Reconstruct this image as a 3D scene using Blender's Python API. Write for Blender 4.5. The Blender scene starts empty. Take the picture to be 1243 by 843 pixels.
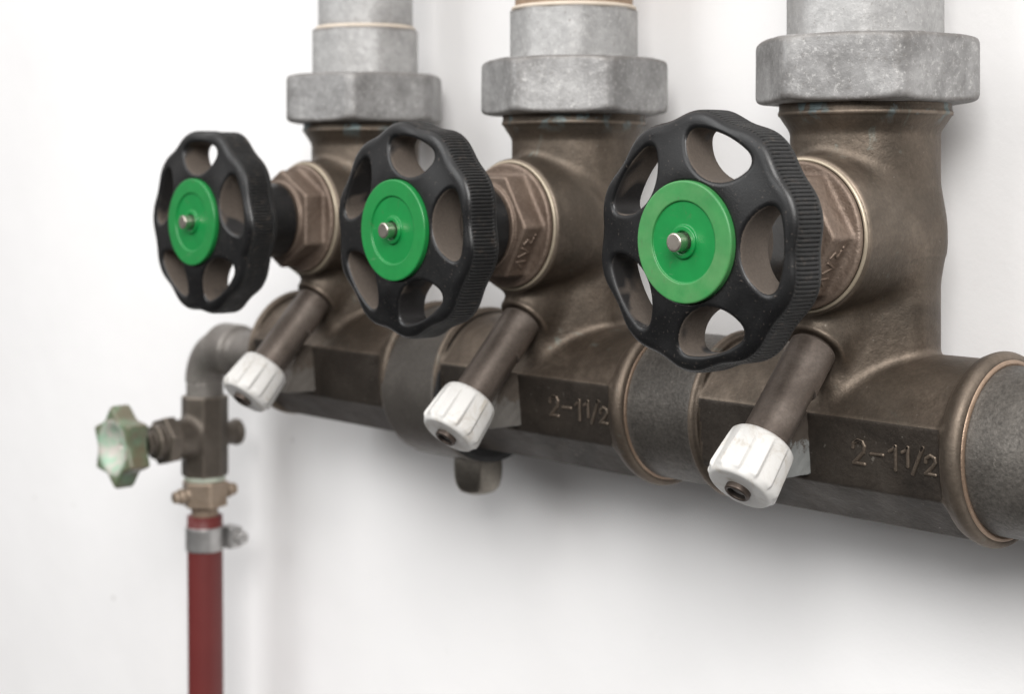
import bpy, math, random
import numpy as np

# ------------------------------------------------------------------ camera
scene = bpy.context.scene
R = math.radians
cam_data = bpy.data.cameras.new("camera")
cam = bpy.data.objects.new("camera", cam_data)
scene.collection.objects.link(cam)
scene.camera = cam
cam.location = (0.394, -0.571, 0.1087)
cam.rotation_euler = (R(90), 0, R(47.07))
cam_data.sensor_width = 36.0
cam_data.lens = 1937.0 / 1243.0 * 36.0
cam_data.shift_y = (212.0 - 421.5) / 1243.0
cam_data.clip_start = 0.01
cam_data.clip_end = 100.0
cam_data.dof.use_dof = True
cam_data.dof.focus_distance = 0.625
cam_data.dof.aperture_fstop = 11.0

# ------------------------------------------------------------------ light
world = bpy.data.worlds.new("World")
scene.world = world
world.use_nodes = True
bg = world.node_tree.nodes["Background"]
wn = world.node_tree.nodes; wl = world.node_tree.links        # dim room: pale ceiling, dark floor
_tc = wn.new("ShaderNodeTexCoord"); _sx = wn.new("ShaderNodeSeparateXYZ"); _mr = wn.new("ShaderNodeMapRange")
wl.new(_tc.outputs['Generated'], _sx.inputs[0]); wl.new(_sx.outputs[2], _mr.inputs[0])
_mr.inputs[1].default_value = -0.10; _mr.inputs[2].default_value = 0.80
_mr.inputs[3].default_value = 0.07; _mr.inputs[4].default_value = 1.15
wl.new(_mr.outputs[0], bg.inputs[1])
bg.inputs[0].default_value = (1.0, 0.975, 0.965, 1)

def area_lamp(name, loc, target, sx, sy, power, col=(1, 1, 1)):
    l = bpy.data.lights.new(name, 'AREA')
    l.shape = 'RECTANGLE'; l.size = sx; l.size_y = sy; l.energy = power; l.color = col
    o = bpy.data.objects.new(name, l); scene.collection.objects.link(o)
    o.location = loc
    d = np.array(target, float) - np.array(loc, float)
    from mathutils import Vector
    o.rotation_euler = Vector(d).to_track_quat('-Z', 'Y').to_euler()
    return o

area_lamp("key_lamp", (1.05, -1.30, 1.00), (-0.1, 0, 0.05), 0.85, 0.85, 35, (1, 0.985, 0.968))
area_lamp("fill_lamp", (-0.8, -1.75, 1.15), (-0.6, 0.06, 0.25), 1.5, 1.5, 23, (0.985, 0.995, 1.0))  # added soft fill to even out the wall and front faces, no fixture

scene.view_settings.view_transform = 'Standard'
scene.view_settings.look = 'None'
scene.view_settings.exposure = 0.25
scene.view_settings.gamma = 1.0

# ------------------------------------------------------------------ materials
class NT:
    def __init__(s, name):
        s.m = bpy.data.materials.new(name); s.m.use_nodes = True
        s.t = s.m.node_tree; s.b = s.t.nodes["Principled BSDF"]
        tc = s.t.nodes.new("ShaderNodeTexCoord"); oi = s.t.nodes.new("ShaderNodeObjectInfo")
        mul = s.t.nodes.new("ShaderNodeVectorMath"); mul.operation = 'SCALE'
        comb = s.t.nodes.new("ShaderNodeCombineXYZ")
        for k in range(3): s.t.links.new(oi.outputs['Random'], comb.inputs[k])
        s.t.links.new(comb.outputs[0], mul.inputs[0]); mul.inputs['Scale'].default_value = 3.7
        add = s.t.nodes.new("ShaderNodeVectorMath"); add.operation = 'ADD'
        s.t.links.new(tc.outputs['Object'], add.inputs[0]); s.t.links.new(mul.outputs[0], add.inputs[1])
        s.obj = tc.outputs['Object']; s.v = add.outputs[0]
    def n(s, t, **kw):
        nd = s.t.nodes.new(t)
        for k, v in kw.items(): setattr(nd, k, v)
        return nd
    def l(s, a, b): s.t.links.new(a, b)
    def noise(s, scale, detail=6, rough=0.6, dist=0.0, vec=None):
        nd = s.n("ShaderNodeTexNoise"); s.l(vec or s.v, nd.inputs['Vector'])
        nd.inputs['Scale'].default_value = scale; nd.inputs['Detail'].default_value = detail
        nd.inputs['Roughness'].default_value = rough; nd.inputs['Distortion'].default_value = dist
        return nd.outputs['Fac']
    def stretch(s, sx, sy, sz):
        m = s.n("ShaderNodeMapping"); m.inputs['Scale'].default_value = (sx, sy, sz)
        s.l(s.v, m.inputs[0]); return m.outputs[0]
    def voro(s, scale, feat='F1', out='Distance', vec=None):
        nd = s.n("ShaderNodeTexVoronoi", feature=feat); s.l(vec or s.v, nd.inputs['Vector'])
        nd.inputs['Scale'].default_value = scale
        return nd.outputs[out]
    def ramp(s, fac, *stops):
        r = s.n("ShaderNodeValToRGB"); cr = r.color_ramp
        while len(cr.elements) < len(stops): cr.elements.new(0.5)
        for e, (p, c) in zip(cr.elements, stops):
            e.position = p; e.color = (c, c, c, 1) if isinstance(c, (int, float)) else (*c, 1)
        s.l(fac, r.inputs[0]); return r.outputs[0]
    def mix(s, fac, a, b, mode='MIX'):
        m = s.n("ShaderNodeMix", data_type='RGBA', blend_type=mode)
        def put(sock, v):
            if hasattr(v, 'default_value') or hasattr(v, 'is_linked'): s.l(v, sock)
            elif isinstance(v, (int, float)): sock.default_value = v
            else: sock.default_value = (*v, 1)
        put(m.inputs[0], fac); put(m.inputs[6], a); put(m.inputs[7], b)
        return m.outputs[2]
    def math(s, op, a, b=0.0):
        m = s.n("ShaderNodeMath", operation=op)
        for i, v in enumerate((a, b)):
            if hasattr(v, 'is_linked'): s.l(v, m.inputs[i])
            else: m.inputs[i].default_value = v
        return m.outputs[0]
    def bump(s, h, strength, dist, prev=None):
        b = s.n("ShaderNodeBump"); b.inputs['Strength'].default_value = strength
        b.inputs['Distance'].default_value = dist; s.l(h, b.inputs['Height'])
        if prev is not None: s.l(prev, b.inputs['Normal'])
        return b.outputs[0]
    def edge(s):                                       # worn convex edges of the casting
        g = s.n("ShaderNodeNewGeometry"); return g.outputs['Pointiness']
    def done(s, col=None, rough=None, metal=None, normal=None, spec=None):
        for k, v in (('Base Color', col), ('Roughness', rough), ('Metallic', metal), ('Normal', normal), ('Specular IOR Level', spec)):
            if v is None: continue
            if hasattr(v, 'is_linked'): s.l(v, s.b.inputs[k])
            elif isinstance(v, (int, float)): s.b.inputs[k].default_value = v
            else: s.b.inputs[k].default_value = (*v, 1)
        return s.m

def bronze(name, dark, mid, light, metal=0.75, r0=0.36, r1=0.62, grain=1.0, green=0.0, wear=0.35, fc=0.5, patina=False, speck=0.35):
    t = NT(name)
    big = t.noise(28, 5, 0.62, 0.6)
    c = t.ramp(big, (0.28, dark), (0.52, mid), (0.76, light))
    fine = t.noise(650, 4, 0.7)
    c = t.mix(fc, c, t.ramp(fine, (0.28, 0.35), (0.72, 1.0)), 'MULTIPLY')
    e = t.ramp(t.edge(), (0.505, 0.0), (0.545, 1.0))
    c = t.mix(t.math('MULTIPLY', e, wear), c, tuple(min(1, v * 1.9) for v in light))
    specks = t.ramp(t.noise(420, 3, 0.5), (0.70, 0.0), (0.76, 1.0))
    c = t.mix(t.math('MULTIPLY', specks, speck), c, (0.36, 0.33, 0.29))
    if green:
        gm = t.ramp(t.noise(60, 8, 0.7, 1.2), (0.62, 0.0), (0.70, 1.0))
        c = t.mix(t.math('MULTIPLY', gm, green), c, (0.24, 0.32, 0.30))
    if patina:                                         # blue-green copper salts leaking from under the union nut
        sx = t.n("ShaderNodeSeparateXYZ"); t.l(t.obj, sx.inputs[0])
        up = t.ramp(t.math('MULTIPLY', sx.outputs[2], 5.0), (0.645, 0.0), (0.675, 1.0))
        pm = t.math('MULTIPLY', up, t.ramp(t.noise(75, 4, 0.6, 0.4), (0.56, 0.0), (0.62, 1.0)))
        c = t.mix(t.math('MULTIPLY', pm, 0.75), c, t.mix(t.noise(300), (0.10, 0.20, 0.19), (0.30, 0.36, 0.40)))
        stain = t.ramp(t.noise(14, 6, 0.7, 0.8), (0.42, 0.0), (0.62, 0.38))
        c = t.mix(stain, c, (0.070, 0.062, 0.050))
    rg = t.ramp(t.noise(55, 5, 0.6), (0.3, r0), (0.75, r1))
    nb = t.bump(t.noise(330, 3, 0.55), 0.35 * grain, 0.0006)
    nb = t.bump(t.noise(1000, 4, 0.65), 0.45 * grain, 0.0003, nb)
    return t.done(c, rg, metal, nb)

def galvanised(name, dark, mid, light, metal=0.45, nut=False):
    t = NT(name)
    sp = t.voro(330, out='Color')
    spf = t.ramp(t.n("ShaderNodeRGBToBW").outputs[0], (0, 0.0), (1, 1.0)) if False else None
    big = t.noise(45, 7, 0.68, 0.4)
    c = t.ramp(big, (0.30, dark), (0.50, mid), (0.72, light))
    bw = t.n("ShaderNodeRGBToBW"); t.l(sp, bw.inputs[0])
    c = t.mix(0.55, c, t.ramp(bw.outputs[0], (0.1, 0.72), (0.9, 1.0)), 'MULTIPLY')
    pits = t.ramp(t.noise(560, 4, 0.75), (0.31, 1.0), (0.40, 0.0))
    c = t.mix(t.math('MULTIPLY', pits, 0.55), c, (0.13, 0.11, 0.09))
    lime = t.ramp(t.noise(420, 5, 0.8), (0.54, 0.0), (0.66, 1.0))
    c = t.mix(t.math('MULTIPLY', lime, 0.42), c, (0.62, 0.61, 0.59))
    wear = t.ramp(t.edge(), (0.503, 0.0), (0.535, 1.0))
    c = t.mix(t.math('MULTIPLY', wear, t.math('MULTIPLY', t.noise(70, 4), 1.2)), c, (0.11, 0.095, 0.082))
    if nut:                                            # brown grime sitting along the rims of the nut
        sx = t.n("ShaderNodeSeparateXYZ"); t.l(t.obj, sx.inputs[0])
        rim = t.math('ABSOLUTE', t.math('SUBTRACT', sx.outputs[2], 0.1524))
        rim = t.math('ADD', t.math('MULTIPLY', rim, 87.0), t.math('MULTIPLY', t.noise(110, 6, 0.7), 0.75))
        c = t.mix(t.ramp(rim, (1.40, 0.0), (1.62, 0.85)), c, (0.085, 0.068, 0.055))
    rg = t.ramp(t.noise(120, 4), (0.3, 0.48), (0.8, 0.72))
    nb = t.bump(t.noise(260, 5, 0.65), 0.45, 0.0007)
    nb = t.bump(t.noise(900, 3, 0.6), 0.25, 0.0003, nb)
    return t.done(c, rg, metal, nb)

M = {}
M['bronze'] = bronze('patinated_bronze', (0.078, 0.061, 0.047), (0.148, 0.117, 0.091), (0.270, 0.218, 0.172), green=0.3, grain=0.95, metal=0.78, r0=0.46, r1=0.60, patina=True)
M['flat'] = bronze('shaded_bronze_flats', (0.034, 0.028, 0.023), (0.066, 0.054, 0.044), (0.105, 0.09, 0.075), metal=0.6, r0=0.46, r1=0.64, green=0.0, grain=1.2, wear=0.2, speck=0.45)  # darker copy of the bronze: shade painted into the front and lower flats
M['bonnet'] = bronze('reddish_bronze', (0.115, 0.080, 0.060), (0.190, 0.140, 0.108), (0.29, 0.225, 0.18), metal=0.5, grain=2.2, r0=0.42, r1=0.6, wear=0.15)
M['spout'] = bronze('brown_spout_bronze', (0.085, 0.066, 0.054), (0.145, 0.117, 0.098), (0.225, 0.19, 0.165), metal=0.55, r0=0.42, r1=0.62, grain=0.4)
def rib_mat():
    t = NT('limescaled_bronze_rib')
    sx = t.n("ShaderNodeSeparateXYZ"); t.l(t.obj, sx.inputs[0])
    h = t.math('ADD', t.math('MULTIPLY', sx.outputs[2], -60.0), t.math('MULTIPLY', t.noise(190, 7, 0.75), 1.6))
    lm = t.n("ShaderNodeAttribute", attribute_type='OBJECT', attribute_name='lime')
    c = t.mix(t.math('MULTIPLY', t.ramp(h, (0.85, 0.0), (1.5, 0.9)), lm.outputs['Fac']), (0.10, 0.082, 0.067), (0.46, 0.50, 0.50))
    return t.done(c, 0.65, 0.25, t.bump(t.noise(500, 4), 0.4, 0.0006))
M['rib'] = rib_mat()
M['nipple'] = bronze('dark_pipe_steel', (0.085, 0.077, 0.068), (0.15, 0.137, 0.122), (0.23, 0.212, 0.19), metal=0.55, r0=0.40, r1=0.6, grain=1.5, fc=0.9)
M['elbow'] = bronze('grey_elbow_steel', (0.15, 0.135, 0.12), (0.24, 0.22, 0.20), (0.33, 0.31, 0.285), metal=0.55, r0=0.4, r1=0.6, grain=0.6)
M['tap'] = bronze('dark_tap_bronze', (0.09, 0.075, 0.06), (0.14, 0.118, 0.098), (0.2, 0.17, 0.14), metal=0.6, r0=0.4, r1=0.6, grain=0.6)
M['tapnut'] = bronze('brass_union', (0.24, 0.18, 0.13), (0.36, 0.28, 0.21), (0.46, 0.37, 0.29), metal=0.6, r0=0.4, r1=0.6, grain=0.5)
M['bead'] = bronze('copper_sealing_bead', (0.09, 0.058, 0.04), (0.20, 0.13, 0.088), (0.36, 0.27, 0.20), metal=0.6, r0=0.35, r1=0.55, grain=1.2)
M['galv'] = galvanised('galvanised_casting', (0.17, 0.166, 0.162), (0.28, 0.276, 0.272), (0.40, 0.396, 0.39), nut=True)
M['galv_pipe'] = galvanised('galvanised_pipe', (0.29, 0.287, 0.283), (0.37, 0.367, 0.362), (0.46, 0.456, 0.45), metal=0.35)

def simple(name, col, rough, metal=0.0, bump=0.0, bscale=400, var=0.15, spec=None):
    t = NT(name)
    f = t.noise(60, 5, 0.6)
    c = t.mix(1.0, col, t.ramp(f, (0.3, 1 - var), (0.7, 1.0)), 'MULTIPLY')
    nb = t.bump(t.noise(bscale, 4, 0.6), bump, 0.0004) if bump else None
    return t.done(c, t.ramp(t.noise(90, 4), (0.3, rough), (0.75, min(1, rough + 0.1))), metal, nb, spec)

def black_plastic():
    t = NT('black_plastic')
    c = t.mix(t.ramp(t.noise(35, 6, 0.65), (0.45, 0.0), (0.8, 0.5)), (0.0045, 0.0045, 0.0048), (0.013, 0.0126, 0.0122))
    spk = t.ramp(t.noise(800, 3, 0.6), (0.64, 0.0), (0.72, 1.0))
    c = t.mix(t.math('MULTIPLY', spk, 0.5), c, (0.12, 0.10, 0.085))
    nb = t.bump(t.noise(1500, 2, 0.5), 0.2, 0.0002)
    return t.done(c, t.ramp(t.noise(38, 6, 0.7, 0.5), (0.35, 0.27), (0.68, 0.52)), 0.0, nb, 0.42)
M['plastic'] = black_plastic()

def dusty_plastic():
    t = NT('dust_on_black_plastic')
    rub = t.ramp(t.noise(24, 3, 0.5, 0.3), (0.41, 0.0), (0.45, 1.0))
    dust = t.mix(t.noise(900, 3, 0.7), (0.055, 0.044, 0.035), (0.115, 0.092, 0.075))
    c = t.mix(rub, (0.014, 0.013, 0.013), dust)
    return t.done(c, t.ramp(rub, (0, 0.6), (1, 0.95)), 0.0, t.bump(t.noise(1200, 3), 0.3, 0.0003))
M['dust'] = dusty_plastic()

def knurl_plastic():
    t = NT('knurled_black_plastic')
    d = t.ramp(t.noise(300, 4, 0.7), (0.56, 0.0), (0.74, 1.0))
    c = t.mix(t.math('MULTIPLY', d, 0.30), (0.011, 0.011, 0.011), (0.16, 0.125, 0.10))
    return t.done(c, 0.5, 0.0, t.bump(t.noise(1200, 2), 0.2, 0.0002), 0.32)
M['knurl'] = knurl_plastic()

def green_plastic():
    t = NT('green_plastic')
    sx = t.n("ShaderNodeSeparateXYZ"); t.l(t.obj, sx.inputs[0])
    r = t.math('SQRT', t.math('ADD', t.math('POWER', sx.outputs[0], 2), t.math('POWER', sx.outputs[2], 2)))
    rim = t.ramp(t.math('MULTIPLY', r, 30.0), (0.455, 0.0), (0.475, 1.0))
    worn = t.math('MULTIPLY', rim, t.ramp(t.noise(70, 5, 0.65), (0.3, 0.35), (0.7, 1.0)))
    fd = t.n("ShaderNodeAttribute", attribute_type='OBJECT', attribute_name='fade')
    worn = t.math('MULTIPLY', worn, fd.outputs['Fac'])
    c = t.mix(worn, (0.004, 0.200, 0.042), (0.105, 0.255, 0.095))
    c = t.mix(0.7, c, t.ramp(t.noise(95, 6, 0.7), (0.3, 0.72), (0.7, 1.0)), 'MULTIPLY')
    dirt = t.ramp(t.noise(210, 6, 0.75, 0.5), (0.60, 0.0), (0.72, 0.55))
    c = t.mix(dirt, c, (0.075, 0.095, 0.05))
    scr = t.ramp(t.noise(60, 5, 0.7, 0.3, t.stretch(1.0, 1.0, 9.0)), (0.66, 0.0), (0.72, 0.35))
    c = t.mix(scr, c, (0.16, 0.30, 0.17))
    return t.done(c, t.ramp(worn, (0, 0.33), (1, 0.48)), 0.0, t.bump(t.noise(700, 3), 0.06, 0.0003))
M['green'] = green_plastic()
M['white_cap'] = None
def white_plastic():
    t = NT('white_plastic')
    c = t.mix(t.ramp(t.noise(95, 7, 0.75, 0.8), (0.50, 0.0), (0.72, 0.75)), (0.55, 0.54, 0.52), (0.33, 0.28, 0.21))
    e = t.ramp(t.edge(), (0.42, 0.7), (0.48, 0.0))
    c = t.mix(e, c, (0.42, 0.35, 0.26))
    return t.done(c, t.ramp(t.noise(90), (0.3, 0.38), (0.7, 0.52)), 0.0, t.bump(t.noise(600, 4), 0.12, 0.0004))
M['white_cap'] = white_plastic()
M['steel'] = simple('turned_steel', (0.55, 0.50, 0.44), 0.26, 0.95, 0.1, 900)
M['gasket'] = simple('cream_gasket', (0.48, 0.41, 0.31), 0.35, 0.4, 0.2, 500, 0.25)
M['plug'] = simple('brown_metal_plug', (0.075, 0.058, 0.048), 0.4, 0.7, 0.1)
M['plug_hole'] = simple('dark_plug_bore', (0.02, 0.014, 0.011), 0.6)
M['rubber'] = simple('shadow_gap_black', (0.015, 0.014, 0.014), 0.6)  # black for the painted shadow gap beside the clamp band
M['clamp'] = bronze('grey_brown_clamp_steel', (0.10, 0.089, 0.078), (0.135, 0.122, 0.108), (0.175, 0.16, 0.142), metal=0.55, r0=0.42, r1=0.56, grain=0.3)
M['lug'] = bronze('pale_brass_lug', (0.11, 0.098, 0.083), (0.19, 0.172, 0.148), (0.28, 0.255, 0.22), metal=0.85, r0=0.30, r1=0.42, grain=0.3)
M['pale_thread'] = simple('pale_thread_seal', (0.60, 0.52, 0.43), 0.7, 0, 0.3)
M['brown_thread'] = simple('rusty_pipe', (0.36, 0.25, 0.17), 0.6, 0.2, 0.4, 300, 0.45)
M['zinc'] = simple('zinc_plated_steel', (0.50, 0.49, 0.48), 0.34, 0.8, 0.15, 300, 0.3)
M['pale_gasket'] = simple('pale_green_gasket', (0.55, 0.60, 0.50), 0.6)
def hose_mat():
    t = NT('red_rubber_hose')
    c = t.mix(t.noise(40, 5), (0.100, 0.012, 0.011), (0.135, 0.019, 0.017))
    w = t.n("ShaderNodeTexWave", wave_type='BANDS', bands_direction='Z'); t.l(t.v, w.inputs[0]); w.inputs['Scale'].default_value = 420
    return t.done(c, 0.5, 0.0, t.bump(w.outputs['Fac'], 0.15, 0.0003))
M['hose'] = hose_mat()
def mint():
    t = NT('chipped_green_enamel')
    c = t.mix(t.ramp(t.noise(110, 5, 0.6), (0.35, 0.0), (0.65, 1.0)), (0.055, 0.16, 0.08), (0.14, 0.27, 0.165))
    sx = t.n("ShaderNodeSeparateXYZ"); t.l(t.obj, sx.inputs[0])
    r = t.math('SQRT', t.math('ADD', t.math('POWER', sx.outputs[0], 2), t.math('POWER', sx.outputs[2], 2)))
    rn = t.math('ADD', t.math('MULTIPLY', r, 30.0), t.math('MULTIPLY', t.noise(120, 4), 0.12))
    front = t.ramp(t.math('MULTIPLY', sx.outputs[1], -10.0), (0.54, 0.0), (0.56, 1.0))
    pale = t.mix(t.ramp(t.noise(130, 5, 0.6), (0.40, 0.0), (0.60, 1.0)), (0.28, 0.42, 0.31), (0.46, 0.43, 0.39))
    c = t.mix(t.math('MULTIPLY', front, t.ramp(rn, (0.58, 1.0), (0.64, 0.0))), c, pale)
    band = t.math('MULTIPLY', t.ramp(rn, (0.56, 0.0), (0.61, 1.0)), front)
    rust = t.ramp(t.noise(60, 5, 0.6), (0.42, 0.35), (0.58, 0.9))
    c = t.mix(t.math('MULTIPLY', band, rust), c, (0.13, 0.10, 0.065))
    c = t.mix(t.ramp(t.edge(), (0.50, 0.0), (0.57, 0.8)), c, (0.12, 0.09, 0.06))
    return t.done(c, 0.42, 0.0, t.bump(t.noise(300, 4), 0.3, 0.0006))
M['mint'] = mint()
def wall_mat():
    t = NT('white_painted_plaster')
    c = t.mix(t.ramp(t.noise(3.2, 5, 0.6), (0.35, 0.0), (0.75, 1.0)), (0.83, 0.825, 0.822), (0.78, 0.772, 0.768))
    sc = t.ramp(t.noise(26, 8, 0.8, 2.0), (0.63, 0.0), (0.78, 0.30))
    c = t.mix(sc, c, (0.58, 0.565, 0.55))
    dots = t.ramp(t.voro(16), (0.035, 0.6), (0.055, 0.0))
    keep = t.ramp(t.noise(5, 2), (0.52, 0.0), (0.56, 1.0))
    c = t.mix(t.math('MULTIPLY', dots, keep), c, (0.45, 0.43, 0.41))
    nb = t.bump(t.noise(22, 3, 0.5), 0.35, 0.002)
    nb = t.bump(t.noise(480, 4, 0.6), 0.18, 0.0005, nb)
    return t.done(c, 0.55, 0.0, nb, 0.3)
M['wall'] = wall_mat()

# ------------------------------------------------------------------ solid shapes from distance functions
def ln(*a): return np.sqrt(sum(v * v for v in a))
def smin(a, b, k):
    h = np.clip(0.5 + 0.5 * (b - a) / k, 0, 1)
    return b + (a - b) * h - k * h * (1 - h)
def smax(a, b, k): return -smin(-a, -b, k)
def box2(a, b, r):                                   # rounded join of two slab distances
    a = a + r; b = b + r
    return np.minimum(np.maximum(a, b), 0) + ln(np.maximum(a, 0), np.maximum(b, 0)) - r
def disc(rad, ax, Rr, a0, a1, r=0.0005):             # cylinder of radius Rr between a0 and a1
    return box2(rad - Rr, np.abs(ax - (a0 + a1) / 2) - abs(a1 - a0) / 2, r)
def sstep(a, b, x):
    t = np.clip((x - a) / (b - a), 0, 1); return t * t * (3 - 2 * t)
def ngon(x, y, n, inr, rot=0.0, r=0.0):
    th = np.arctan2(y, x) - rot; rad = ln(x, y); s = 2 * math.pi / n
    q = np.mod(th, s) - s / 2
    px = rad * np.cos(q); py = np.abs(rad * np.sin(q))
    h = (inr - r) * math.tan(s / 2)
    dx = px - (inr - r); dy = np.maximum(py - h, 0)
    return np.where(dx > 0, ln(dx, dy), np.where(py > h, ln(dx, dy), dx)) - r
def polyline(x, y, pts):
    d = np.full(x.shape, 9.0)
    for (ax, ay), (bx, by) in zip(pts[:-1], pts[1:]):
        ex, ey = bx - ax, by - ay; L = ex * ex + ey * ey
        t = np.clip(((x - ax) * ex + (y - ay) * ey) / L, 0, 1)
        d = np.minimum(d, ln(x - ax - t * ex, y - ay - t * ey))
    return d
def convex(x, y, pts):                                # exact distance to a convex polygon (counter-clockwise)
    d = np.full(x.shape, 9.0); ins = np.ones(x.shape, bool)
    for (ax, ay), (bx, by) in zip(pts, pts[1:] + pts[:1]):
        ex, ey = bx - ax, by - ay; L = ex * ex + ey * ey
        t = np.clip(((x - ax) * ex + (y - ay) * ey) / L, 0, 1)
        d = np.minimum(d, ln(x - ax - t * ex, y - ay - t * ey))
        ins &= (ex * (y - ay) - ey * (x - ax)) >= 0
    return np.where(ins, -d, d)

def solid(name, f, lo, hi, res, mats, parent=None, slot=None, B=8):
    lo = np.array(lo, float); hi = np.array(hi, float)
    n = np.ceil((hi - lo) / res / B).astype(int)
    N = n * B
    bi = np.stack(np.meshgrid(*[np.arange(k) for k in n], indexing='ij'), -1).reshape(-1, 3)
    cen = lo + (bi * B + (B - 1) / 2) * res
    dc = f(cen[:, 0], cen[:, 1], cen[:, 2])
    keep = np.abs(dc) < res * B * 0.90 * 1.15 + 0.0012
    F = np.where(dc < 0, -1.0, 1.0).astype(np.float32).reshape(n)
    F = F.repeat(B, 0).repeat(B, 1).repeat(B, 2)
    off = np.stack(np.meshgrid(*[np.arange(B)] * 3, indexing='ij'), -1).reshape(-1, 3)
    kb = bi[keep]
    for c in range(0, len(kb), 1500):
        ii = (kb[c:c + 1500, None, :] * B + off[None]).reshape(-1, 3)
        p = lo + ii * res
        F[ii[:, 0], ii[:, 1], ii[:, 2]] = f(p[:, 0], p[:, 1], p[:, 2])
    S = F < 0
    cnt = np.zeros(tuple(N - 1), np.int8)
    for dx in (0, 1):
        for dy in (0, 1):
            for dz in (0, 1):
                cnt += S[dx:N[0] - 1 + dx, dy:N[1] - 1 + dy, dz:N[2] - 1 + dz]
    act = (cnt > 0) & (cnt < 8)
    idx = np.argwhere(act)
    vid = np.full(act.shape, -1, np.int32); vid[act] = np.arange(len(idx))
    acc = np.zeros((len(idx), 3)); num = np.zeros(len(idx))
    cor = [(a, b, c) for a in (0, 1) for b in (0, 1) for c in (0, 1)]
    val = {k: F[idx[:, 0] + k[0], idx[:, 1] + k[1], idx[:, 2] + k[2]].astype(float) for k in cor}
    for k in cor:
        for ax in range(3):
            if k[ax] == 0:
                k2 = list(k); k2[ax] = 1; k2 = tuple(k2)
                a, b = val[k], val[k2]; m = (a < 0) != (b < 0)
                t = np.where(m, a / np.where(m, a - b, 1), 0)
                q = np.tile(np.array(k, float), (len(idx), 1)); q[:, ax] = t
                acc[m] += q[m]; num[m] += 1
    v = lo + (idx + acc / num[:, None]) * res
    e = res * 0.15
    for _ in range(2):                                # pull the vertices onto the true surface
        d = f(v[:, 0], v[:, 1], v[:, 2])
        g = np.stack([(f(*(v + np.eye(3)[a] * e).T) - f(*(v - np.eye(3)[a] * e).T)) / (2 * e) for a in range(3)], -1)
        gl = np.maximum(np.linalg.norm(g, axis=1), 0.3)
        st = np.clip(d / gl, -res * 0.6, res * 0.6)
        v = v - g / gl[:, None] * st[:, None]
    quads = []
    for ax in range(3):
        b, c = (ax + 1) % 3, (ax + 2) % 3
        s0 = [slice(1, N[k] - 1) for k in range(3)]; s1 = list(s0)
        s0[ax] = slice(0, N[ax] - 1); s1[ax] = slice(1, N[ax])
        A = S[tuple(s0)]; D = S[tuple(s1)]
        ch = np.argwhere(A != D)
        if not len(ch): continue
        o = np.ones(3, int); o[ax] = 0
        ch = ch + o
        up = S[ch[:, 0], ch[:, 1], ch[:, 2]]
        def cell(db, dc_):
            q = ch.copy(); q[:, b] -= db; q[:, c] -= dc_
            return vid[q[:, 0], q[:, 1], q[:, 2]]
        q = np.stack([cell(1, 1), cell(0, 1), cell(0, 0), cell(1, 0)], -1)
        q[~up] = q[~up][:, ::-1]
        quads.append(q)
    q = np.concatenate(quads)
    q = q[(q >= 0).all(1)]
    me = raw_mesh(name, v, q, mats)
    if slot is not None:
        fc = v[q].mean(1)
        nrm = np.cross(v[q[:, 2]] - v[q[:, 0]], v[q[:, 3]] - v[q[:, 1]])
        nrm /= np.maximum(np.linalg.norm(nrm, axis=1), 1e-12)[:, None]
        me.polygons.foreach_set('material_index', slot(fc, nrm).astype(np.int32))
    return link(name, me, parent)

def raw_mesh(name, v, q, mats):
    me = bpy.data.meshes.new(name)
    me.vertices.add(len(v)); me.vertices.foreach_set('co', np.asarray(v, np.float32).ravel())
    me.loops.add(q.size); me.loops.foreach_set('vertex_index', q.astype(np.int32).ravel())
    me.polygons.add(len(q)); me.polygons.foreach_set('loop_start', np.arange(len(q), dtype=np.int32) * 4)
    try: me.polygons.foreach_set('loop_total', np.full(len(q), 4, np.int32))
    except Exception: pass
    me.update(calc_edges=True); me.validate()
    me.polygons.foreach_set('use_smooth', np.ones(len(me.polygons), bool))
    for m in (mats if isinstance(mats, (list, tuple)) else [mats]): me.materials.append(m)
    return me
def link(name, data, parent=None):
    o = bpy.data.objects.new(name, data); scene.collection.objects.link(o)
    if parent is not None: o.parent = parent
    return o
def lathe(name, prof, mat, axis, centre=(0, 0, 0), parent=None, seg=128):   # profile of (along, radius) turned about an axis
    prof2 = []
    for p, q in zip(prof[:-1], prof[1:]):
        m = max(1, min(60, int(math.hypot(q[0] - p[0], q[1] - p[1]) / 0.003)))
        prof2 += [(p[0] + (q[0] - p[0]) * i / m, p[1] + (q[1] - p[1]) * i / m) for i in range(m)]
    P = np.array(prof2 + [prof[-1]], float); k = len(P)
    a = np.linspace(0, 2 * math.pi, seg, endpoint=False)
    v = np.zeros((k, seg, 3)); b, c = {'x': (1, 2), 'y': (2, 0), 'z': (0, 1)}[axis]; ax = 'xyz'.index(axis)
    v[:, :, ax] = P[:, 0][:, None]
    v[:, :, b] = P[:, 1][:, None] * np.cos(a); v[:, :, c] = P[:, 1][:, None] * np.sin(a)
    v += np.array(centre)
    i = np.arange(k - 1)[:, None]; j = np.arange(seg)[None]
    q = np.stack(np.broadcast_arrays(i * seg + j, i * seg + (j + 1) % seg, (i + 1) * seg + (j + 1) % seg, (i + 1) * seg + j), -1).reshape(-1, 4)
    return link(name, raw_mesh(name, v.reshape(-1, 3), q, mat), parent)
def arc(cx, cy, r, a0, a1, n=6):
    return [(cx + r * math.cos(R(a0 + (a1 - a0) * i / n)), cy + r * math.sin(R(a0 + (a1 - a0) * i / n))) for i in range(n + 1)]
def ring(name, mat, axis, at, Rr, r, centre=(0, 0, 0), parent=None, w=1.0):  # torus, w stretches it along the axis
    p = [(at + w * r * math.cos(t), Rr + r * math.sin(t)) for t in np.linspace(0, -2 * math.pi, 17)]
    return lathe(name, p, mat, axis, centre, parent)
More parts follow.
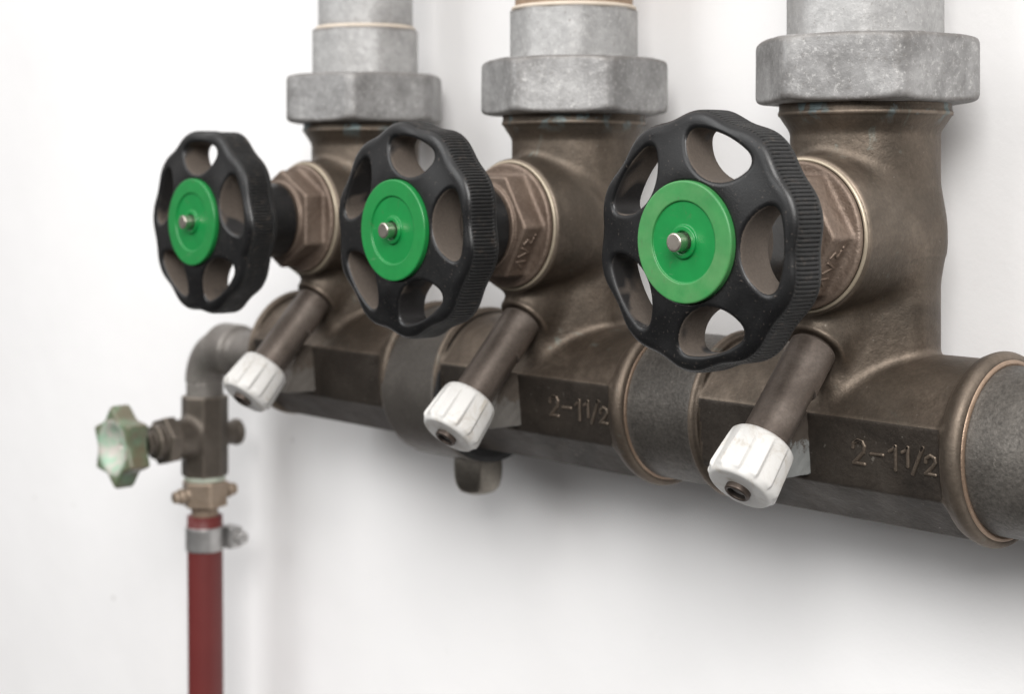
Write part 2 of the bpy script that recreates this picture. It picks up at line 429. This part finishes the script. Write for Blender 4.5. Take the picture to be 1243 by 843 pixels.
def thing(name, label, cat, loc=(0, 0, 0), group=None):
    o = bpy.data.objects.new(name, None); scene.collection.objects.link(o)
    o.empty_display_size = 0.02
    o.location = loc; o['label'] = label; o['category'] = cat
    if group: o['group'] = group
    return o

# ------------------------------------------------------------------ the setting: the wall
WALL_Y = 0.056
def build_wall():
    n = 40
    x = np.linspace(-4, 4, n); z = np.linspace(-2, 3, n)
    v = [(a, WALL_Y, b) for b in z for a in x] + [(a, WALL_Y + 0.15, b) for b in z for a in x]
    q = [(i * n + j, i * n + j + 1, (i + 1) * n + j + 1, (i + 1) * n + j) for i in range(n - 1) for j in range(n - 1)]
    q += [tuple(k + n * n for k in f[::-1]) for f in q]
    o = link('wall', raw_mesh('wall', np.array(v), np.array(q), M['wall']))
    o['kind'] = 'structure'
build_wall()

# ------------------------------------------------------------------ the shut-off valve
AX = 0.0840                                           # height of the bonnet axis over the manifold axis
SP0 = np.array((0.0, -0.0345, 0.0392)); SPD = np.array((0.0, -0.684, -0.729)); SPD /= np.linalg.norm(SPD)
SPN = np.array((0.0, -SPD[2], SPD[1]))                # across the spout, facing outwards and up
FA = R(5.5); FD = 0.0344

def spout_coords(x, y, z):
    dy, dz = y - SP0[1], z - SP0[2]
    t = dy * SPD[1] + dz * SPD[2]; u = dy * SPN[1] + dz * SPN[2]
    return t, u, ln(x, u)

def f_body(x, y, z):
    rx = ln(y, z); ax = np.abs(x)
    d = disc(rx, x, 0.0366, -0.0650, 0.0650, 0.001)
    def side(deg): return -y * math.cos(R(deg)) + z * math.sin(R(deg)) - FD
    octa = smax(smax(side(40), side(85), 0.012), side(140), 0.012)      # rounded back of the run
    for deg in (-5.5, -50, -95, 185.5, 230): octa = smax(octa, side(deg), 0.0009)   # flats cast into the run
    mid = smax(octa, box2(np.abs(x + 0.0014) - 0.0606, x * 0 - 1.0, 0.0), 0.0006)
    ends = smax(d, -(np.abs(x + 0.0014) - 0.0606), 0.001)
    d = smin(mid, ends, 0.0015)
    collar = disc(rx, x, 0.0376, 0.0624, 0.0668, 0.0020)
    d = smin(d, collar, 0.0065)
    d = smin(d, disc(rx, x, 0.0379, -0.0668, -0.0636, 0.0012), 0.0015)
    rz = ln(x, y)
    low = disc(rz, z, 0.0313, 0.0, 0.080, 0.001)      # lower column with two slanting faces
    az = R(-43)
    low = smax(low, np.abs(x) * math.cos(az) + y * math.sin(az) - 0.0262, 0.0022)
    d = smin(d, low, 0.0035)
    neck = np.maximum(rz - (0.0313 + 0.0046 * sstep(0.1250, 0.1350, z)), np.abs(z - 0.1085) - 0.0305) * 0.85
    neck = smin(neck, disc(rz, z, 0.0364, 0.1335, 0.1352, 0.0006), 0.0008)
    d = smin(d, neck, 0.003)
    ry = ln(x, z - AX)
    br = box2(ry - (0.0326 + 0.0012 * sstep(-0.04, 0.0, y)), np.maximum(-0.0436 - y, y - 0.0165), 0.0016)
    br = smax(br, ln(x, y + 0.020, z - AX) - 0.0465, 0.006)
    d = smin(d, br, 0.0050)
    t, u, rs = spout_coords(x, y, z)
    boss = disc(rs, t, 0.0127 + 0.0012 * sstep(0.0, -0.02, t), -0.03, 0.0015, 0.0012)
    d = smin(d, boss, 0.0065)
    return d
def body_slot(c, n):                                   # front and lower wrench flats get the bronze with shade painted in
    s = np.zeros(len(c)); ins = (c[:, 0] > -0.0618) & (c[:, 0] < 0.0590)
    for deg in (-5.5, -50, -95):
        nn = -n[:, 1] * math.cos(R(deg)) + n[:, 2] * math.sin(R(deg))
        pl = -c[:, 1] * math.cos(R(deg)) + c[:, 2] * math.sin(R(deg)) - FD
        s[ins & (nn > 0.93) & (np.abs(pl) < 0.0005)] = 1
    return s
def f_rib(x, y, z):
    p = convex(y, z, [(-0.054, -0.0145), (-0.030, -0.0150), (-0.030, 0.010), (-0.044, 0.013)])
    w = 0.0008 * np.sin(900 * z) * np.sin(700 * y + 1)
    return box2(p, np.abs(x + 0.0075) - 0.0040 , 0.0008) + 0.15 * w

def f_bonnet(hexrot):
    def f(x, y, z):
        z = z - AX; r = ln(x, z)
        d = disc(r, y, 0.0303, -0.0472, -0.0440, 0.0012)
        hx = box2(ngon(x, z, 6, 0.0238, hexrot, 0.0022), np.abs(y + 0.0520) - 0.0078, 0.0014)
        hx = smax(hx, r - 0.0276, 0.0008)
        d = smin(d, hx, 0.0026)
        lip = disc(r, y, 0.0212, -0.0616, -0.050, 0.0008)
        d = smin(d, lip, 0.001)
        return d
    return f

def f_wheel(x, y, z):
    r = ln(x, z); th = np.arctan2(z, x)
    sc = 0.5 + 0.5 * np.cos(10 * th)
    Ro = 0.0501 - 0.0021 * sc ** 1.2
    gr = 0.00065 * np.clip((np.cos(184 * th) - 0.25) / 0.75, 0, 1) * sstep(-0.1106, -0.1094, y) * (1 - sstep(-0.0985, -0.0978, y))
    side = r - (Ro - 0.0004 * sstep(-0.103, -0.1145, y)) + gr
    yf = -0.1150 + 0.0026 * sstep(0.024, 0.047, r)
    yb = -0.0958 - 0.0015 * (1 - sstep(0.030, 0.046, r))
    d = smax(side, yf - y, 0.0046)
    d = smax(d, y - yb, 0.0014)
    a = np.mod(th + math.pi / 5, 2 * math.pi / 5) - math.pi / 5
    h = smax(r - 0.0428, ln(r * np.cos(a) - 0.0428, r * np.sin(a)) - 0.0173, 0.0055)   # lens-shaped finger hole
    d = smax(d, -h, 0.0020)
    hub = disc(r, y, 0.0206 + 0.0024 * sstep(-0.074, -0.100, y), -0.1150, -0.0628, 0.001)
    d = smin(d, hub, 0.0015)
    rec = disc(r, y, 0.0236, -0.13, -0.1146, 0.0003)
    d = smax(d, -rec, 0.0004)
    return d
def wheel_slot(c, n):
    r = np.hypot(c[:, 0], c[:, 2])
    radial = np.abs(n[:, 1]) < 0.55
    s = np.zeros(len(c))
    s[radial & (r < 0.0455) & (c[:, 1] < -0.0915)] = 1
    s[radial & (r > 0.0466)] = 2
    return s

def f_disc(x, y, z):
    r = ln(x, z)
    d = disc(r, y, 0.0232, -0.1172, -0.1135, 0.0007)
    d = smax(d, -disc(r, y, 0.0155, -0.13, -0.1164, 0.0003), 0.0005)
    d = smin(d, disc(r, y, 0.0063, -0.1176, -0.1140, 0.0004), 0.0006)
    d = smax(d, -disc(r, y, 0.0043, -0.13, -0.1162, 0.0002), 0.0004)
    return d
def f_spindle(x, y, z):
    r = ln(x, z)
    d = disc(r, y, 0.0036, -0.1226, -0.1100, 0.0006)
    return d

def f_spout(x, y, z):
    t, u, r = spout_coords(x, y, z)
    d = disc(r, t, 0.0098, 0.0022, 0.056, 0.0008)
    d = np.minimum(d, disc(r, t, 0.0088, -0.001, 0.010, 0.0004))
    fl = x * 0.80 + u * 0.60 - 0.0088
    d = smax(d, np.where(t > 0.022, fl, -0.01), 0.0012)
    return d
def f_cap(x, y, z):
    t, u, r = spout_coords(x, y, z)
    t = t - 0.0496
    th = np.arctan2(u, x); k = th / (2 * math.pi) * 12
    saw = np.mod(k, 1.0)
    step = np.where(saw < 0.82, saw * 0.55, (1 - saw) / 0.18 * 0.45)
    Rr = 0.0131 + 0.0018 * np.clip(t / 0.022, 0, 1) ** 0.8 + 0.0030 * (step - 0.32) * sstep(0.0005, 0.006, t)
    d = smax(r - Rr, np.abs(t - 0.0108) - 0.0108, 0.0030)
    dome = smax(r - 0.0134, np.abs(t - 0.0122) - 0.0108, 0.002)
    return smin(d * 0.85, dome, 0.0008)
def f_plug(x, y, z):
    t, u, r = spout_coords(x, y, z)
    d = disc(r, t, 0.0052, 0.068, 0.0750, 0.0007)
    return smax(d, -disc(r, t, 0.0038, 0.0710, 0.08, 0.0003), 0.0006)
def plug_slot(c, n):
    t, u, r = spout_coords(c[:, 0], c[:, 1], c[:, 2])
    return ((r < 0.0041) & (t < 0.0741)).astype(float)

MARK = [
    [(0.0183, -0.0009), (0.0187, 0.0009), (0.0208, 0.0022), (0.023, 0.0018), (0.0239, 0.0002), (0.0233, -0.0023), (0.0208, -0.0047), (0.0183, -0.0071), (0.0234, -0.0071)],
    [(0.0269, -0.0025), (0.0323, -0.0023)],
    [(0.0355, -0.0004), (0.0373, 0.0007), (0.0384, 0.002), (0.0379, -0.0075)],
    [(0.0414, 0.0), (0.043, 0.0009), (0.044, 0.0022), (0.0436, -0.0053)],
    [(0.0507, 0.0029), (0.0456, -0.008)],
    [(0.0517, -0.0025), (0.052, -0.001), (0.054, 0.0003), (0.0558, -0.0005), (0.0561, -0.0021), (0.0547, -0.0041), (0.0515, -0.007), (0.0558, -0.0071)],
]
def f_mark(x, y, z):
    d = np.full(x.shape, 9.0)
    for s in MARK: d = np.minimum(d, polyline(x, z, s))
    y0 = -(FD + z * math.sin(FA)) / math.cos(FA)
    return smax(d - 0.00080, np.abs(y - y0) - 0.0008, 0.0008)
# worn cast marks on the lower hexagon face of the bonnet (facet coordinates: along the facet, along the axis)
BMARK = [[(-0.0085, -0.0525), (-0.0055, -0.0562), (-0.0050, -0.0515)], [(-0.0025, -0.0565), (0.0, -0.0515), (0.0022, -0.0562)],
         [(0.0045, -0.0562), (0.0068, -0.0548), (0.0045, -0.0520), (0.0078, -0.0515)], [(0.0093, -0.0512), (0.0095, -0.0512)]]
def f_bmark(face):
    ca, sa = math.cos(face), math.sin(face)
    def f(x, y, z):
        z = z - AX
        nrm = x * ca + z * sa; tan = -x * sa + z * ca
        d = np.full(x.shape, 9.0)
        for s in BMARK: d = np.minimum(d, polyline(tan, y, s))
        return smax(d - 0.00055, np.abs(nrm - 0.0238) - 0.00055, 0.0005)
    return f

VALVES = [(0.0, -3.0, 0.0, 'right'), (-0.174, 5.0, 2.0, 'mid'), (-0.3452, 15.0, 30.0, 'left')]
VLAB = ['bronze shut-off valve nearest the camera, its green disc faded at the rim, largest in view',
        'bronze shut-off valve in the middle of the row, standing between the other two',
        'farthest bronze shut-off valve, at the elbow end of the manifold with the red hose']
G = 'bronze shut-off valves on the manifold'
proto = {}
def valve(i):
    X, wrot, hrot, _ = VALVES[i]
    root = thing('shut_off_valve', VLAB[i], 'valve', (X, 0, 0), G)
    def part(key, name, make, parent):
        if key in proto:
            o = proto[key].copy(); scene.collection.objects.link(o); o.parent = parent
        else:
            o = make(); o.parent = parent; proto[key] = o
        return o
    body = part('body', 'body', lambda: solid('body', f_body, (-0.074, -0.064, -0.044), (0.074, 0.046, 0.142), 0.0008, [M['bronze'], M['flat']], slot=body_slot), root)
    if i < 2:
        part('mark', 'size_lettering', lambda: solid('size_lettering', f_mark, (0.012, -0.0355, -0.014), (0.062, -0.031, 0.008), 0.00022, M['bronze']), body)
    k = 'bonnet%d' % (hrot > 20)
    bon = part(k, 'bonnet', lambda: solid('bonnet', f_bonnet(R(hrot)), (-0.034, -0.066, AX - 0.034), (0.034, -0.040, AX + 0.034), 0.0005, M['bonnet']), root)
    if i < 2:
        part('bmark', 'cast_lettering', lambda: solid('cast_lettering', f_bmark(R(-30)), (0.005, -0.060, AX - 0.028), (0.032, -0.0475, AX + 0.002), 0.00022, M['bonnet']), bon)
    part('gasket', 'gasket_ring', lambda: ring('gasket_ring', M['gasket'], 'y', -0.0438, 0.0309, 0.0008, (0, 0, AX)), root)
    hw = part('wheel', 'handwheel', lambda: solid('handwheel', f_wheel, (-0.0525, -0.1185, -0.0525), (0.0525, -0.0600, 0.0525), 0.00031, [M['plastic'], M['dust'], M['knurl']], slot=wheel_slot), root)
    hw.location = (0, 0, AX - 0.0006); hw.rotation_euler = (0, R(-wrot), 0)
    part('disc', 'cover_disc', lambda: solid('cover_disc', f_disc, (-0.025, -0.119, -0.025), (0.025, -0.112, 0.025), 0.00028, M['green']), hw)['fade'] = (0.7, 0.1, 0.1)[i]
    part('spindle', 'spindle', lambda: solid('spindle', f_spindle, (-0.005, -0.124, -0.005), (0.005, -0.108, 0.005), 0.0002, M['steel']), hw)
    part('spout', 'drain_spout', lambda: solid('drain_spout', f_spout, (-0.012, -0.088, -0.014), (0.012, -0.022, 0.050), 0.0005, M['spout']), root)
    cap = part('cap', 'spout_cap', lambda: solid('spout_cap', f_cap, (-0.018, -0.102, -0.030), (0.018, -0.052, 0.020), 0.0004, M['white_cap']), root)
    part('plug', 'cap_plug', lambda: solid('cap_plug', f_plug, (-0.006, -0.094, -0.024), (0.006, -0.074, -0.002), 0.00025, [M['plug'], M['plug_hole']], slot=plug_slot), cap)
    part('rib', 'support_rib', lambda: solid('support_rib', f_rib, (-0.014, -0.056, -0.017), (0.0, -0.028, 0.016), 0.0004, M['rib']), root)['lime'] = (0.5, 0.15, 0.1)[i]
    for s in (1, -1):
        part('bead%d' % s, 'sealing_bead', lambda: ring('sealing_bead', M['bead'], 'x', s * 0.0668, 0.0343, 0.0016), root)
    return root
for i in range(3): valve(i)

# ------------------------------------------------------------------ risers with union nuts
RG = 'galvanised riser pipes over the valves'
def f_nut(rot):
    def f(x, y, z):
        r = ln(x, y)
        d = box2(ngon(x, y, 6, 0.0420, rot, 0.0006), np.abs(z - 0.1524) - 0.0140, 0.0017)
        d = smax(d, r - 0.0472, 0.0007)
        ch = r * 0.5 + np.abs(z - 0.1524) - 0.0360
        d = smax(d, ch * 0.89, 0.002)
        wob = 0.00035 * np.sin(190 * x + 40 * z) * np.sin(170 * y + 90 * z)
        return d + 0.4 * wob
    return f
def f_tail(z1, Rr, rot):
    def f(x, y, z):
        d = box2(ngon(x, y, 8, Rr * 0.96, rot, 0.0015), np.abs(z - (0.155 + z1) / 2) - (z1 - 0.155) / 2, 0.0012)
        return smax(d, ln(x, y) - Rr, 0.001)
    return f
def riser(X, nutrot, tail_top, tailR, pipeR, pmat, ringmat, label):
    root = thing('riser_pipe', label, 'pipe', (X, 0, 0), RG)
    solid('union_nut', f_nut(R(nutrot)), (-0.053, -0.053, 0.132), (0.053, 0.053, 0.170), 0.0007, M['galv'], root)
    solid('tailpiece', f_tail(tail_top, tailR, R(nutrot + 10)), (-0.038, -0.038, 0.152), (0.038, 0.038, tail_top + 0.003), 0.0008, M['galv_pipe'], root)
    lathe('pipe', [(tail_top - 0.004, 0.001), (tail_top - 0.004, pipeR), (0.45, pipeR), (0.45, 0.001)], pmat, 'z', (0, 0, 0), root)
    if ringmat: ring('thread_seal', ringmat, 'z', tail_top + 0.0006, pipeR + 0.0006, 0.0012, (0, 0, 0), root)
riser(0.0, 22.6, 0.23, 0.0327, 0.0295, M['galv_pipe'], None, 'grey galvanised riser with hex union nut above the nearest valve')
riser(-0.174, 37.1, 0.1915, 0.0322, 0.0297, M['brown_thread'], M['pale_thread'], 'grey galvanised riser with brown pipe end above the middle valve')
riser(-0.3452, 11.9, 0.1928, 0.0312, 0.0274, M['galv_pipe'], M['pale_thread'], 'grey galvanised riser with narrower upper pipe above the farthest valve')

# ------------------------------------------------------------------ manifold pipe pieces
def tube_x(name, mat, x0, x1, r, parent=None, centre=(0, 0, 0), e=0.0008):
    return lathe(name, [(x0, 0.0005), (x0, r - e), (x0 + e, r)] + [(x0 + (x1 - x0) * k / 6, r) for k in range(1, 6)] + [(x1 - e, r), (x1, r - e), (x1, 0.0005)], mat, 'x', centre, parent)
o = tube_x('header_pipe', M['nipple'], 0.0640, 0.60, 0.0335)
o['label'] = 'bare dark steel pipe leaving the near end of the manifold to the right'; o['category'] = 'pipe'
o = tube_x('pipe_nipple', M['nipple'], -0.1090, -0.0650, 0.0345)
o['label'] = 'short dark steel pipe piece joining the nearest and middle valves'; o['category'] = 'pipe'

root = thing('pipe_clamp', 'smooth grey-brown band clamp round the manifold between the middle and farthest valves', 'pipe clamp', (-0.2600, 0.0025, -0.0045))
def f_band(x, y, z):
    r = ln(y, z)
    d = disc(r, x, 0.0411, -0.0225, 0.0212, 0.0012)
    return d
solid('band', f_band, (-0.028, -0.043, -0.043), (0.028, 0.043, 0.043), 0.0008, M['clamp'], root)
lathe('shadow_gap_ring', [(0.0205, 0.020), (0.0205, 0.0402), (0.0243, 0.0402), (0.0243, 0.020)], M['rubber'], 'x', (0, 0, 0), root)  # black ring put in for the shadow gap at the band's edge
def f_lug(x, y, z):
    d = box2(ngon(x, y, 6, 0.0132, 0.35, 0.003), np.abs(z + 0.048) - 0.0150, 0.0045)
    return smax(d, ln(x, y, z + 0.0455) - 0.0168, 0.005)
lug = solid('lug', f_lug, (-0.012, -0.018, -0.066), (0.012, 0.018, -0.032), 0.0006, M['lug'], root)
lug.location = (0.0105, 0.0, 0.0018)

# ------------------------------------------------------------------ elbow and drain tap at the far end
TX = -0.5185
elb = thing('pipe_elbow', 'grey-brown pipe elbow turning down from the far end of the manifold', 'elbow', (TX, 0, 0))
def f_elbow(x, y, z):
    z = z + 0.0050
    rb = 0.023
    # quarter bend centred at (rb, -rb)
    px, pz = x - rb, z + rb
    rr = ln(px, pz)
    bend = np.where((px <= 0) & (pz >= 0), ln(rr - rb, y), 9.0) - 0.0128
    hor = disc(ln(y, z), x, 0.0128, rb, 0.10, 0.001)
    hcol = disc(ln(y, z), x, 0.0168, rb - 0.002, rb + 0.020, 0.003)
    ver = disc(ln(x, y), z, 0.0122, -0.045, -rb, 0.001)
    d = np.minimum(np.minimum(bend, hor), ver)
    d = smin(d, hcol, 0.006)
    return d
solid('elbow_body', f_elbow, (-0.020, -0.024, -0.054), (0.112, 0.024, 0.018), 0.0008, M['elbow'], elb)

tap = thing('drain_tap', 'small dark drain tap with green lobed handle below the elbow', 'tap', (TX, 0, -0.0645))
def f_tap(x, y, z):
    d = box2(ngon(x, y, 8, 0.0142, R(10), 0.0012), np.abs(z - 0.0005) - 0.0265, 0.001)
    b = disc(ln(x, z), y, 0.0128, -0.026, 0.0, 0.002)
    d = smin(d, b, 0.005)
    s = disc(ln(x, z), y, 0.0078, 0.0, 0.0265, 0.0012)
    s = smin(s, disc(ln(x, z), y, 0.0088, 0.0222, 0.0265, 0.0012), 0.001)
    return smin(d, s, 0.002)
solid('body', f_tap, (-0.018, -0.030, -0.029), (0.018, 0.030, 0.030), 0.0007, M['tap'], tap)
def f_tapbon(x, y, z):
    r = ln(x, z)
    d = box2(ngon(x, z, 6, 0.0142, R(15), 0.001), np.abs(y + 0.0290) - 0.0040, 0.001)
    d = smin(d, disc(r, y, 0.0112, -0.0390, -0.025, 0.0015), 0.001)
    d = smin(d, disc(r, y, 0.0076, -0.0450, -0.036, 0.001), 0.0015)
    return smin(d, disc(r, y, 0.0042, -0.056, -0.040, 0.0006), 0.0006)
solid('bonnet', f_tapbon, (-0.018, -0.058, -0.018), (0.018, -0.022, 0.018), 0.0006, M['tap'], tap)
def f_tapwheel(x, y, z):
    r = ln(x, z); th = np.arctan2(z, x)
    Ro = 0.0198 + 0.0064 * (1 - np.abs(np.sin(3 * (th - R(96))))) ** 1.0
    d = smax(r - Ro, np.abs(y + 0.0610) - 0.0072, 0.003) * 0.7
    cup = ln(r, (y + 0.0790) * 1.05) - 0.0185
    d = smax(d, -cup, 0.002)
    d = smax(d, -disc(r, y, 0.0022, -0.08, -0.0600, 0.0004), 0.0006)
    hb = disc(r, y, 0.0075, -0.058, -0.047, 0.001)
    return smin(d, hb, 0.003)
solid('handle', f_tapwheel, (-0.029, -0.072, -0.029), (0.029, -0.044, 0.029), 0.0007, M['mint'], tap)
lathe('gasket', [(-0.0290, 0.004), (-0.0290, 0.0136), (-0.0262, 0.0136), (-0.0262, 0.004)], M['pale_gasket'], 'z', (0, 0, 0), tap)
def f_tapnut(x, y, z):
    d = box2(ngon(x, y, 6, 0.0132, R(-18), 0.001), np.abs(z + 0.0378) - 0.0085, 0.0012)
    for s in (1, -1):
        l = disc(ln(x, z + 0.038), y * s, 0.0040, 0.008, 0.0235, 0.001)
        l = smin(l, disc(ln(x, z + 0.038), y * s, 0.0052, 0.0170, 0.0195, 0.001), 0.001)
        d = smin(d, l, 0.002)
    return smin(d, disc(ln(x, y), z, 0.0088, -0.056, -0.040, 0.001), 0.0015)
solid('union_nut', f_tapnut, (-0.019, -0.027, -0.059), (0.019, 0.027, -0.027), 0.0006, M['tapnut'], tap)

def path_tube(name, pts, r, mat, seg=48):
    pts = np.array(pts, float); k = len(pts)
    a = np.linspace(0, 2 * math.pi, seg, endpoint=False)
    rr = np.full(k, r)
    v = np.zeros((k, seg, 3))
    v[:, :, 0] = pts[:, 0][:, None] + rr[:, None] * np.cos(a); v[:, :, 1] = pts[:, 1][:, None] + rr[:, None] * np.sin(a)
    v[:, :, 2] = pts[:, 2][:, None]
    v = np.concatenate([np.broadcast_to(pts[:1, None] + 0 * v[:1], (1, seg, 3)) + (v[:1] - pts[:1, None]) * 0.6, v])
    k += 1
    i = np.arange(k - 1)[:, None]; j = np.arange(seg)[None]
    q = np.stack(np.broadcast_arrays(i * seg + j, (i + 1) * seg + j, (i + 1) * seg + (j + 1) % seg, i * seg + (j + 1) % seg), -1).reshape(-1, 4)
    return link(name, raw_mesh(name, v.reshape(-1, 3), q, mat))
hose = path_tube('hose', [(TX + 0.0006 * math.sin(t * 5), 0.0006 * math.sin(t * 3.1), -0.1172 - 0.5 * t) for t in np.linspace(0, 1, 40)], 0.0116, M['hose'])
hose['label'] = 'dark red rubber hose hanging straight down from the drain tap'; hose['category'] = 'hose'
cl = thing('hose_clamp', 'shiny zinc hose clamp tightened round the top of the red hose', 'hose clamp', (TX, 0, -0.1320))
def f_hc(x, y, z):
    r = ln(x, y)
    return np.maximum(disc(r, z, 0.0127, -0.0078, 0.0078, 0.0006), -(r - 0.0112))
solid('band', f_hc, (-0.016, -0.016, -0.010), (0.016, 0.016, 0.010), 0.0005, M['zinc'], cl)
def f_house(x, y, z):
    d = box2(np.abs(x - 0.008) - 0.007, np.maximum(np.abs(y - 0.0155) - 0.0050, np.abs(z) - 0.0072), 0.0022)
    return smax(d, ln(y - 0.014, z) - 0.0085, 0.001)
solid('screw_housing', f_house, (-0.002, 0.006, -0.010), (0.018, 0.026, 0.010), 0.0005, M['zinc'], cl)
def f_screw(x, y, z):
    d = box2(ngon(y - 0.0165, z - 0.0005, 6, 0.0040, 0.2, 0.0004), np.abs(x - 0.0175) - 0.0035, 0.0005)
    return smax(d, -np.maximum(np.abs(z - 0.0005) - 0.0005, -(x - 0.0198)), 0.0003)
solid('screw', f_screw, (0.011, 0.010, -0.006), (0.024, 0.023, 0.007), 0.0004, M['zinc'], cl)
